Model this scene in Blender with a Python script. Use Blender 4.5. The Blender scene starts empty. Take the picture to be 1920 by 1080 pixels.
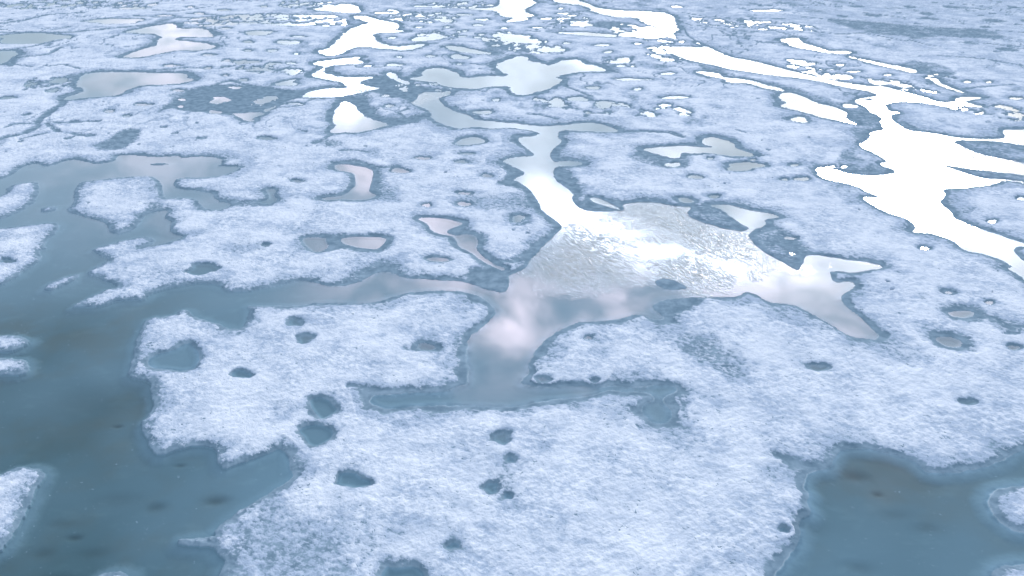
import bpy, math, random
import numpy as np
scene = bpy.context.scene
R = math.radians
# cloud brightness laid out over the sky dome: (bearing given through its mirror point on still water, width deg, strength)
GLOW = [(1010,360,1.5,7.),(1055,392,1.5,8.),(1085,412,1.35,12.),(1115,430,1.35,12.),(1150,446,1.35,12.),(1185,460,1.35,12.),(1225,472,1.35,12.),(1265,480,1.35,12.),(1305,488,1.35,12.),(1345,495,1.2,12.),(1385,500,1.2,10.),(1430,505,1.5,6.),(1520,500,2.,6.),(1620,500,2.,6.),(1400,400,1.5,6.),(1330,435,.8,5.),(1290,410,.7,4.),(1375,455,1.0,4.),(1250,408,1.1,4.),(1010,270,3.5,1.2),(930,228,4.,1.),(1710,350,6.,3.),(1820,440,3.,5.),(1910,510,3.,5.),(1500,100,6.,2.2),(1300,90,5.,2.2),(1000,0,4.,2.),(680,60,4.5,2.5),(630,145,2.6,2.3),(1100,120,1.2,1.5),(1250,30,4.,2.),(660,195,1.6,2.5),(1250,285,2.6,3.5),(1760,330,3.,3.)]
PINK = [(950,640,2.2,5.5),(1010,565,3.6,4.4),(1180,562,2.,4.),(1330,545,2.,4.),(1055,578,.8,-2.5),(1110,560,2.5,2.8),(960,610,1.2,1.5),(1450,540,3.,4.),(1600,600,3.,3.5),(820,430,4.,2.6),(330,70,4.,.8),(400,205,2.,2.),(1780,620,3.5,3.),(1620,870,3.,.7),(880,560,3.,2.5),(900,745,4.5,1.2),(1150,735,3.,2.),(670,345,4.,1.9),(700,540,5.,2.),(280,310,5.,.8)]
BASE_LO, BASE_HI, BASE_COL = .88, .66, (.765, .895, 1.10)
VSTEP, USTEP = 1.6, 1.7
SNOW_A, SNOW_B = (.84, .88, .935), (.45, .54, .66)
SLUSH_A, SLUSH_B = (.165, .25, .315), (.28, .38, .46)
SHALLOW, DEEP = (.25, .35, .42), (.092, .160, .183)
BUMP, RIPPLE = .9, .21
RIPPLES = [(.8,1.,[(1240,400),(1300,420),(1420,470),(1480,505),(1400,495),(1300,465),(1220,430)]), (1., 1.2, [(1000,480),(1060,430),(1110,430),(1180,490),(1150,530),(1080,545),(990,525)]), (.9, 1.5, [(1130,400),(1220,385),(1290,395),(1400,440),(1480,495),(1460,510),(1350,470),(1240,440)]),
 (.8, 1.0, [(1220,500),(1300,480),(1370,520),(1330,545),(1230,520)]), (1., 2.5, [(1640,245),(1750,260),(1930,255),(1990,350),(1860,345),(1760,310),(1680,280)]), (.6, 2., [(640,170),(720,190),(800,195),(860,170),(760,165)])]
# ---------------------------------------------------------------- camera, sky, sun, exposure
CAM_H, PITCH, F = 25.0, R(28.0), 1478.0          # drone height (m), tilt below the horizon, focal length (px of a 1920 frame)
cam = bpy.data.cameras.new('drone_camera'); cam_o = bpy.data.objects.new('drone_camera', cam)
scene.collection.objects.link(cam_o); scene.camera = cam_o
cam_o.location = (0, 0, CAM_H); cam_o.rotation_euler = (math.pi/2 - PITCH, 0, 0)
cam.sensor_width = 36; cam.lens = 36*F/1920; cam.clip_start = .5; cam.clip_end = 30000
scene.render.resolution_x, scene.render.resolution_y = 1024, 576
scene.view_settings.view_transform = 'Standard'; scene.view_settings.look = 'None'
scene.view_settings.exposure = 0.0; scene.view_settings.gamma = 1.0
SP, CP = math.sin(PITCH), math.cos(PITCH)
def row_terms(v):
    dv = 540 - np.asarray(v, dtype=np.float64)
    den = F*SP - dv*CP
    return CAM_H*(F*CP + dv*SP)/den, CAM_H/den       # distance ahead (m), metres sideways per px
def ground(u, v):
    y, k = row_terms(v); return (np.asarray(u, dtype=np.float64) - 960)*k, y
def sky_dir(u, v):                                   # the part of the sky that still water mirrors there
    x, y = ground(u, v); n = math.sqrt(x*x + y*y + CAM_H**2)
    return (float(x/n), float(y/n), CAM_H/n)

class G:                                             # small helper to write node maths
    def __init__(s, tree): s.t = tree; s.n = tree.nodes; s.l = tree.links
    def new(s, typ, **kw):
        nd = s.n.new(typ)
        for k, val in kw.items(): setattr(nd, k, val)
        return nd
    def put(s, sock, val):
        if isinstance(val, bpy.types.NodeSocket): s.l.new(val, sock)
        elif isinstance(val, (tuple, list)) and sock.type == 'RGBA' and len(val) == 3: sock.default_value = (*val, 1)
        else: sock.default_value = val
    def m(s, op, a, b=None, c=None):
        nd = s.new('ShaderNodeMath', operation=op)
        for i, val in enumerate((a, b, c)):
            if val is not None: s.put(nd.inputs[i], val)
        return nd.outputs[0]
    def v(s, op, a, b=None):
        nd = s.new('ShaderNodeVectorMath', operation=op); s.put(nd.inputs[0], a)
        if b is not None: s.put(nd.inputs['Scale'] if op == 'SCALE' else nd.inputs[1], b)
        return nd.outputs['Value'] if op in ('DOT_PRODUCT', 'LENGTH') else nd.outputs[0]
    def ss(s, x, a, b, lo=0., hi=1.):
        nd = s.new('ShaderNodeMapRange', interpolation_type='SMOOTHSTEP'); s.put(nd.inputs[0], x)
        for i, val in enumerate((a, b, lo, hi)): s.put(nd.inputs[i+1], val)
        return nd.outputs[0]
    def mix(s, f, a, b, op='MIX'):
        nd = s.new('ShaderNodeMix', data_type='RGBA', blend_type=op)
        s.put(nd.inputs[0], f); s.put(nd.inputs[6], a); s.put(nd.inputs[7], b); return nd.outputs[2]
    def noise(s, vec, scale, detail=3., rough=.55, dist=0.):
        nd = s.new('ShaderNodeTexNoise'); s.put(nd.inputs['Vector'], vec)
        for k, val in (('Scale', scale), ('Detail', detail), ('Roughness', rough), ('Distortion', dist)): s.put(nd.inputs[k], val)
        return nd.outputs[0]
    def mapping(s, vec, rot=0., sc=(1, 1, 1)):
        nd = s.new('ShaderNodeMapping'); s.put(nd.inputs[0], vec)
        nd.inputs['Rotation'].default_value = (0, 0, rot); nd.inputs['Scale'].default_value = sc
        return nd.outputs[0]

# sun: low, ahead and to the right, veiled by thin cloud
sd_ = sky_dir(1690, 335); SUN_EL = math.asin(sd_[2]); SUN_AZ = math.atan2(sd_[0], sd_[1])
sun = bpy.data.lights.new('sun', 'SUN'); sun.energy = 1.3; sun.angle = R(11); sun.color = (1, .95, .92)
sun_o = bpy.data.objects.new('sun', sun); scene.collection.objects.link(sun_o)
sun_o.rotation_euler = (math.pi/2 - SUN_EL, 0, math.pi - SUN_AZ); sun_o.location = (60, 90, 60)

world = bpy.data.worlds.new('World'); scene.world = world; world.use_nodes = True
world.node_tree.nodes.clear(); g = G(world.node_tree)
sky = g.new('ShaderNodeTexSky', sky_type='NISHITA', sun_disc=False, sun_elevation=SUN_EL, sun_rotation=SUN_AZ, air_density=1.4, dust_density=1.0, ozone_density=2.0)
d = g.new('ShaderNodeTexCoord').outputs['Generated']
sep = g.new('ShaderNodeSeparateXYZ'); g.l.new(d, sep.inputs[0])
zc = g.m('MAXIMUM', sep.outputs[2], .0)
den = g.m('ADD', zc, .12)
comb = g.new('ShaderNodeCombineXYZ'); g.l.new(g.m('DIVIDE', sep.outputs[0], den), comb.inputs[0]); g.l.new(g.m('DIVIDE', sep.outputs[1], den), comb.inputs[1])
cl = comb.outputs[0]
n1 = g.noise(cl, 1.1, 5., .55, .3); n2 = g.noise(cl, 4.5, 5., .6, .4)
n3 = g.noise(g.mapping(cl, .4, (1.3, 1, 1)), 6., 4., .55, .3)
cloud = g.m('ADD', g.m('MULTIPLY', n1, .65), g.m('MULTIPLY', n2, .35))
# veil of cloud: brighter and thinner near the sun, heavy blue-grey to the left and overhead
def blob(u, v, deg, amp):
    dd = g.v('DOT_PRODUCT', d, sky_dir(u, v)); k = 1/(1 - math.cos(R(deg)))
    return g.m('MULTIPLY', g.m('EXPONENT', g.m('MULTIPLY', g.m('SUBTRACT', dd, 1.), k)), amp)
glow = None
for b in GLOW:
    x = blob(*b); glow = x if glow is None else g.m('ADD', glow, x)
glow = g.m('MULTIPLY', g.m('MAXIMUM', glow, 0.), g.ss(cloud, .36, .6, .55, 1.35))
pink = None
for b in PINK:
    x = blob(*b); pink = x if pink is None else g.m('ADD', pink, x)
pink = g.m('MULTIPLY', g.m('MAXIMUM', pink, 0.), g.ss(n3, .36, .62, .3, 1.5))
base = g.m('MULTIPLY', g.m('MULTIPLY', g.ss(cloud, .32, .68, .7, 1.3), g.ss(zc, .08, .34, .72, 1.)), g.ss(zc, .05, .8, BASE_LO, BASE_HI))
c1 = g.v('SCALE', BASE_COL, base)
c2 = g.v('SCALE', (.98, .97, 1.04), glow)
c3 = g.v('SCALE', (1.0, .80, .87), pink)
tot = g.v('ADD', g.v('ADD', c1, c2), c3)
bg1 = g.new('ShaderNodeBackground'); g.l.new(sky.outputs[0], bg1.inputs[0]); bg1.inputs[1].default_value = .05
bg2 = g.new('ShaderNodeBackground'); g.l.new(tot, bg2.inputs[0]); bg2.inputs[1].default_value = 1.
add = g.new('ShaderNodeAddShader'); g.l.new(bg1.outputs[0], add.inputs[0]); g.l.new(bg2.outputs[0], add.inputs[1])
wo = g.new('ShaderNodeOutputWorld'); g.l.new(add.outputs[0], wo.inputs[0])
# ---------------------------------------------------------------- traced shorelines
# Outlines are given as bearings of the survey view and dropped onto the ice plane (metres) by ground().
# kind of entry: (group phrase, category label, rim width in m, shelf width in m, outline)
LAKE = [(-150,350),(0,338),(30,325),(45,310),(70,306),(83,315),(110,307),(133,300),(153,302),(180,308),(217,303),(220,290),(260,292),(283,295),(333,292),(343,297),(367,293),(417,297),(417,307),(403,312),(453,312),(440,323),(400,333),(335,333),(320,347),(333,355),(367,358),(400,363),(407,377),(433,382),(430,387),(407,395),(383,390),(367,373),(333,370),(307,372),(305,350),(300,338),(283,330),(233,332),(187,337),(150,341),(143,350),(137,360),(140,378),(120,397),(160,407),(200,420),(203,437),(227,440),(253,430),(267,413),(273,402),(320,393),(307,407),(323,417),(317,423),(320,438),(350,445),(300,458),(257,467),(287,460),(293,447),(267,443),(213,455),(170,468),(180,477),(207,487),(180,500),(160,513),(193,527),(227,537),(187,547),(147,568),(133,578),(187,575),(230,562),(267,565),(283,550),(317,540),(367,532),(410,533),(427,547),(447,548),(520,537),(547,527),(580,527),(610,537),(640,537),(673,530),(690,520),(710,510),(737,512),(750,520),(773,523),(853,527),(887,532),(907,543),(947,550),(957,533),(955,516),(983,507),(1003,480),(1023,457),(1057,427),(1050,418),(1017,397),(1010,377),(993,355),(973,342),(960,337),(990,324),(960,312),(940,302),(960,295),(997,293),(1000,287),(987,277),(970,263),(973,257),(1003,256),(1012,249),(993,244),(960,239),(927,241),(893,237),(860,242),(840,237),(807,222),(810,210),(787,200),(770,193),(777,190),(790,173),(813,173),(853,175),(820,183),(830,198),(853,210),(883,217),(887,225),(923,227),(967,232),(1023,238),(1070,233),(1107,229),(1137,235),(1162,246),(1150,248),(1107,247),(1047,243),(1047,258),(1057,263),(1037,278),(1030,293),(1040,306),(1047,303),(1073,301),(1097,307),(1077,312),(1040,311),(1037,337),(1053,347),(1077,363),(1070,373),(1083,390),(1107,397),(1140,397),(1173,395),(1165,384),(1213,378),(1273,388),(1297,388),(1287,403),(1307,415),(1347,427),(1393,435),(1407,428),(1377,412),(1353,393),(1327,385),(1363,383),(1397,393),(1453,402),(1462,408),(1433,410),(1437,422),(1413,431),(1400,443),(1427,470),(1467,493),(1497,510),(1503,500),(1510,487),(1513,477),(1563,483),(1593,488),(1647,495),(1658,503),(1630,507),(1597,512),(1567,507),(1553,510),(1563,530),(1597,528),(1605,537),(1580,553),(1575,567),(1597,583),(1627,607),(1653,637),(1600,633),(1580,623),(1547,603),(1513,583),(1487,570),(1440,567),(1417,550),(1397,547),(1380,557),(1330,557),(1280,557),(1240,563),(1217,577),(1250,598),(1233,602),(1207,592),(1187,590),(1163,598),(1127,602),(1090,603),(1073,608),(1033,627),(1007,653),(993,677),(990,703),(973,720),(1017,728),(1083,725),(1117,727),(1153,723),(1207,728),(1227,720),(1260,723),(1270,732),(1250,740),(1240,753),(1257,767),(1260,787),(1240,795),(1220,790),(1203,773),(1207,757),(1233,750),(1220,738),(1173,733),(1133,732),(1107,743),(1007,753),(973,762),(940,764),(840,760),(773,762),(730,768),(693,757),(697,740),(723,742),(773,735),(827,737),(870,723),(880,707),(875,677),(877,632),(907,613),(930,590),(928,580),(917,567),(893,552),(853,545),(817,544),(773,548),(733,557),(703,567),(667,570),(640,568),(600,567),(547,575),(500,573),(460,572),(467,583),(463,607),(443,620),(393,602),(367,595),(347,578),(323,592),(277,595),(267,610),(253,643),(247,677),(237,707),(280,717),(283,733),(287,753),(283,773),(263,797),(277,827),(283,843),(297,857),(333,843),(367,837),(407,842),(410,867),(420,883),(443,872),(500,853),(523,840),(537,850),(550,887),(547,897),(507,923),(473,943),(443,963),(400,993),(403,1007),(333,1010),(337,1023),(400,1027),(410,1040),(423,1053),(410,1073),(390,1200),(-150,1200)]
RIGHT = [(1250,95),(1250,88),(1280,88),(1323,90),(1300,77),(1340,95),(1367,107),(1413,115),(1453,125),(1487,135),(1530,143),(1580,155),(1630,162),(1657,162),(1697,173),(1713,177),(1740,185),(1760,192),(1790,193),(1793,183),(1813,182),(1840,182),(1813,177),(1780,167),(1760,160),(1738,147),(1760,147),(1763,158),(1793,168),(1827,179),(1845,185),(1807,189),(1820,195),(1847,200),(1837,202),(1797,197),(1793,207),(1780,200),(1730,192),(1680,190),(1657,197),(1663,208),(1690,212),(1667,214),(1680,232),(1700,245),(1747,250),(1797,260),(1867,262),(1890,257),(1877,245),(1920,243),(1990,240),(1990,370),(1920,343),(1880,338),(1860,347),(1847,348),(1813,353),(1763,353),(1773,367),(1760,380),(1783,397),(1787,410),(1830,427),(1880,443),(1920,457),(1990,470),(1990,476),(1920,461),(1896,464),(1910,483),(1930,495),(1990,530),(1990,575),(1920,525),(1907,513),(1887,503),(1903,500),(1853,477),(1807,470),(1793,453),(1747,437),(1710,435),(1720,427),(1703,410),(1663,400),(1633,383),(1613,369),(1653,371),(1627,360),(1600,347),(1563,340),(1537,332),(1525,313),(1567,317),(1587,325),(1630,330),(1677,327),(1680,318),(1647,308),(1667,303),(1640,287),(1607,273),(1630,260),(1633,248),(1660,243),(1650,232),(1657,223),(1633,210),(1620,197),(1597,190),(1623,183),(1650,180),(1633,172),(1580,163),(1527,150),(1467,143),(1420,138),(1363,128),(1320,118),(1280,110)]
LOWR = [(1557,876),(1565,856),(1581,842),(1614,840),(1655,848),(1704,860),(1728,876),(1740,888),(1781,888),(1822,880),(1870,870),(1891,856),(1920,842),(2060,810),(2060,1200),(1430,1200),(1455,1080),(1462,1068),(1484,1039),(1504,1010),(1496,978),(1524,964),(1512,941),(1520,929),(1508,909),(1516,884)]
# islands: name label outline  (cut from the flooded areas)
ISLES = [
 ("snow patch with a small dark hole, jutting in from the left picture edge", [(-90,430),(0,428),(50,422),(100,417),(118,424),(100,440),(85,455),(88,465),(72,472),(82,485),(60,500),(30,520),(15,530),(0,535),(-90,550)]),
 ("bright snow patch at the left edge, uppermost one standing in the dark flood water", [(-90,405),(0,412),(20,405),(50,390),(68,378),(74,355),(70,340),(45,343),(15,350),(5,365),(-10,372),(-90,378)]),
 ("tiny faint raft of half-sunk snow in the channel between two larger snow tongues at left", [(73,400),(80,390),(100,386),(108,391),(95,398)]),
 ("thin slanting half-drowned sliver of snow in dark water at left centre", [(77,545),(90,532),(120,520),(150,513),(142,525),(115,539),(92,547)]),
 ("upper of two small rounded snow patches stacked on the left picture edge", [(-90,622),(0,630),(25,626),(50,634),(57,642),(40,652),(20,660),(-90,663)]),
 ("lower of two small rounded snow patches stacked on the left picture edge", [(-90,672),(0,672),(30,670),(52,676),(58,690),(45,702),(0,704),(-90,708)]),
 ("tapering white snow tongue in the bottom left corner beside deep teal water", [(-120,905),(0,890),(20,880),(50,874),(80,880),(85,893),(70,915),(55,945),(42,975),(30,1000),(12,1020),(0,1035),(-120,1110)]),
 ("pale drowned ice hump barely showing at the bottom edge left of the white snowfield", [(170,1086),(190,1074),(225,1070),(245,1080),(230,1120),(180,1120)]),
]
ISLES_LOWR = [
 ("rounded snow islet with blue slushy fringe, right edge of the bottom right pond", [(1850,930),(1875,914),(1920,908),(2050,905),(2050,1015),(1920,1001),(1890,993),(1864,970),(1852,950)]),
 ("snow islet cut off by the bottom right corner of the picture", [(1856,1090),(1870,1062),(1920,1056),(2060,1050),(2060,1180),(1856,1180)]),
]
# slushy grey humps in the water (wet ice, no snow); first two paint rippled water's dark sky reflection
SLUSH_AND_DARK_WATER = [[(1775,262),(1867,264),(1895,268),(1990,285),(1990,322),(1900,302),(1830,288)],[(1762,308),(1830,318),(1920,328),(1990,345),(1920,341),(1880,336),(1850,337),(1800,322)],[(1222,530),(1245,520),(1280,531),(1292,542),(1250,545)], [(965,127),(985,122),(1005,130),(985,132)], [(275,309),(300,304),(322,308),(300,311)], [(690,50),(715,50),(710,54),(692,53)], [(1620,186),(1640,183),(1645,187),(1625,189)],[(188,163),(200,159),(213,163),(205,167)]]
# (label, rim, shelf, outline)
PONDS = [
 ("bent pale boot-shaped pond left of the upper channel, slush on its right bank", .35,.3,[(625,310),(650,308),(690,315),(700,322),(695,345),(692,362),(707,365),(700,372),(670,376),(640,373),(610,376),(600,372),(640,368),(655,360),(668,345),(665,325),(650,322),(630,320)]),
 ("gourd-shaped pinkish pond with a thin tail running toward the central pond", .35,.3,[(780,408),(827,409),(853,415),(870,420),(853,425),(837,432),(840,438),(857,443),(873,439),(893,442),(897,453),(892,467),(903,480),(927,497),(947,503),(945,508),(930,503),(900,487),(883,473),(860,463),(855,450),(848,442),(827,440),(810,433),(800,420)]),
 ("left of two shallow grey-green pools side by side in one hollow", .12,.2,[(565,448),(583,445),(613,446),(610,453),(617,463),(603,472),(587,473),(573,460)]),
 ("right of two shallow grey-green pools side by side in one hollow", .12,.2,[(640,447),(670,444),(725,446),(718,460),(705,468),(690,466),(660,462),(640,455)]),
 ("thin bright sliver of meltwater on the snow lobe above the central pond's west arm", .08,.2,[(797,486),(815,482),(845,487),(835,491),(812,490)]),
 ("forked pinkish white pond in the upper left, two prongs opening to the right", .5,.4,[(233,60),(283,50),(330,43),(333,55),(377,53),(393,58),(403,68),(383,70),(333,68),(325,75),(353,78),(397,83),(405,90),(367,95),(333,93),(293,102),(253,108),(227,107),(260,95),(293,85),(297,75),(303,70),(293,63),(260,62)]),
 ("broad pale blue-grey pond with a dark spot, above the winding slush channel", .6,.5,[(163,137),(213,135),(283,137),(353,138),(353,147),(367,150),(333,157),(267,160),(247,165),(227,175),(213,180),(157,183),(133,188),(118,185),(140,177),(162,170),(143,160),(147,147)]),
 ("short white pond at the very top, above the big zigzag white pond", .4,.4,[(580,18),(600,15),(633,10),(640,8),(663,8),(677,20),(670,25),(640,23)]),
 ("big dazzling white zigzag pond near the top, left of centre", .5,.4,[(660,30),(690,30),(703,37),(747,43),(748,53),(730,57),(757,57),(763,60),(697,61),(707,80),(740,88),(773,85),(800,82),(793,87),(763,95),(720,91),(673,87),(653,93),(640,101),(620,105),(590,97),(617,90),(627,82),(647,60),(667,50),(697,43),(673,37)]),
 ("ragged white S-shaped pond just below the big zigzag white pond", .5,.4,[(590,117),(617,113),(640,110),(677,107),(667,113),(687,118),(660,120),(613,123),(607,137),(640,145),(673,145),(703,144),(670,155),(690,163),(720,165),(683,172),(657,178),(640,181),(567,184),(573,173),(620,165),(640,167),(653,163),(640,153),(580,143),(597,132),(610,125),(587,120)]),
 ("small white arrow-shaped puddle left of the S-shaped white pond", .3,.3,[(517,157),(533,152),(560,149),(545,154),(563,159),(520,161)]),
 ("pond half white and half grey below the S-shaped pond, blue slush around its left side", .6,.4,[(620,222),(640,190),(660,192),(673,210),(697,225),(733,233),(707,240),(673,249),(640,248),(617,248),(633,237)]),
 ("white pond cut by the top edge of the picture right of centre, widening downward", .4,.4,[(973,-6),(1007,3),(993,13),(977,20),(1007,30),(983,32),(990,38),(940,42),(967,33),(937,30),(933,20),(893,18),(873,16),(927,15),(940,7),(935,-8)]),
 ("long white pond trailing in from the top edge and curling at its right end", .5,.4,[(1030,-8),(1073,-4),(1100,7),(1120,15),(1157,20),(1240,23),(1263,30),(1267,47),(1273,57),(1240,73),(1190,70),(1153,62),(1207,60),(1237,52),(1207,43),(1197,33),(1157,32),(1113,23),(1097,10),(1040,4)]),
 ("ragged cluster-shaped white puddle above the wide grey pond of the upper middle", .3,.3,[(930,60),(940,63),(990,67),(993,73),(1017,78),(1000,82),(940,77),(950,68)]),
 ("flat faint white puddle directly right above the wide grey pond's top", .3,.3,[(1007,90),(1057,91),(1060,97),(1010,97)]),
 ("thin white wavy puddle right of the zigzag pond's middle", .3,.3,[(777,70),(807,68),(843,68),(817,75),(770,78)]),
 ("narrow white streak slanting down right from the zigzag pond's lower end", .3,.3,[(830,87),(853,86),(897,95),(930,102),(897,101),(857,96)]),
 ("long hair-thin pink-white streak below the long curling pond of the top edge", .25,.3,[(1040,61),(1090,60),(1160,66),(1150,70),(1073,65)]),
 ("wide grey pond of the upper middle with pinkish white ends and ragged arms", .7,.5,[(787,137),(807,128),(837,130),(857,137),(870,147),(907,143),(960,143),(933,130),(927,122),(950,113),(973,105),(990,107),(993,115),(1007,117),(1033,125),(1050,113),(1087,112),(1093,120),(1120,123),(1140,135),(1093,133),(1040,143),(1053,152),(1037,163),(1010,172),(993,178),(960,177),(957,160),(917,163),(873,167),(827,160),(813,153),(757,148),(797,143)]),
 ("thin comma-shaped bright puddle with a tail at the left tip of the wide grey pond", .4,.3,[(720,137),(740,136),(747,147),(772,158),(753,157),(727,143)]),
 ("white pond narrowing to a thin point in the upper right, small ragged left end", .5,.3,[(1457,75),(1493,70),(1507,82),(1533,90),(1557,96),(1600,97),(1580,102),(1545,98),(1513,92),(1483,87),(1480,82)]),
 ("thin white brook of meltwater running down right in the upper right corner", .5,.3,[(1580,103),(1647,118),(1697,126),(1723,133),(1717,138),(1680,129),(1630,118)]),
 ("narrow wavy white pond just below and parallel to the long white streak at upper right", .4,.3,[(1300,133),(1347,137),(1360,147),(1393,148),(1440,160),(1467,167),(1473,172),(1440,167),(1400,155),(1363,155),(1357,148),(1330,143)]),
 ("bright leaf-shaped white pond with a thin tail, upper right, left of the forked channel", .5,.3,[(1460,177),(1480,174),(1510,182),(1527,192),(1567,202),(1588,212),(1582,222),(1613,235),(1580,228),(1540,220),(1500,208),(1457,198),(1477,193),(1463,187)]),
 ("faint small grey-white puddle under the bright leaf-shaped pond", .3,.3,[(1473,223),(1507,218),(1517,231),(1487,228)]),
 ("white pond like a bird in flight, above the white lens-shaped puddle right of centre", .6,.4,[(1203,280),(1240,277),(1273,273),(1313,275),(1340,277),(1317,270),(1317,260),(1340,257),(1373,267),(1380,280),(1410,288),(1410,293),(1390,292),(1367,293),(1330,286),(1300,288),(1280,284),(1270,298),(1240,292),(1220,285)]),
 ("white tadpole-shaped puddle by the top of the central glare streak", .4,.3,[(1104,371),(1120,371),(1135,378),(1160,390),(1167,395),(1150,390),(1125,383),(1110,378)]),
 ("small white puddle with a pointed right end on the bank above the rippled glare", .3,.3,[(1270,371),(1285,370),(1303,378),(1290,381),(1275,378)]),
 ("upper pale pink puddle near the right edge, slush band on its top side", .25,.3,[(1777,585),(1813,582),(1830,588),(1813,597),(1783,593)]),
 ("lower pale pink round-topped puddle near the right edge, ringed by slush", .3,.3,[(1750,634),(1780,631),(1805,641),(1800,652),(1770,649)]),
 ("crescent-shaped pale puddle on the snow left of the upper channel", .3,.3,[(853,270),(870,259),(895,257),(912,265),(885,272),(860,273)]),
 ("pinkish antler-shaped puddle in the blue slush of the upper left", .4,.3,[(425,210),(443,214),(483,210),(497,214),(470,222),(480,228),(457,226),(447,218)]),
 ("grey-blue pool cut by the left picture edge in the upper left", .5,.4,[(-80,100),(0,97),(27,95),(33,100),(20,110),(0,123),(-80,128)]),
 ("four-sided teal pool in the foreground snow, upper of two", .07,.2,[(582,748),(600,744),(618,752),(634,767),(618,780),(603,786),(592,775),(583,760)]),
 ("rounded teal pool in the foreground snow just under the four-sided pool", .05,.2,[(560,808),(575,798),(598,795),(620,802),(625,815),(612,828),(590,837),(575,830),(568,815)]),
 ("wedge-shaped blue pool with a bump on top, in the snow right of the dark flood", .1,.6,[(275,674),(300,663),(330,655),(345,645),(358,643),(370,655),(375,672),(368,690),(345,695),(310,693),(285,690)]),
 ("teal pool cut by the bottom picture edge left of centre", .06,.3,[(719,1062),(745,1065),(780,1060),(798,1078),(800,1140),(700,1140)]),
 ("pond with a curled dark rim on the snow left of the central pond's stem", .18,.2,[(782,653),(787,643),(803,644),(820,653),(805,657),(790,656)]),
 ("small hourglass-shaped grey pool above the snow between left flood and centre", .2,.2,[(497,355),(520,355),(513,364),(520,376),(505,383),(480,380),(505,374),(503,363)]),
]
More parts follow.
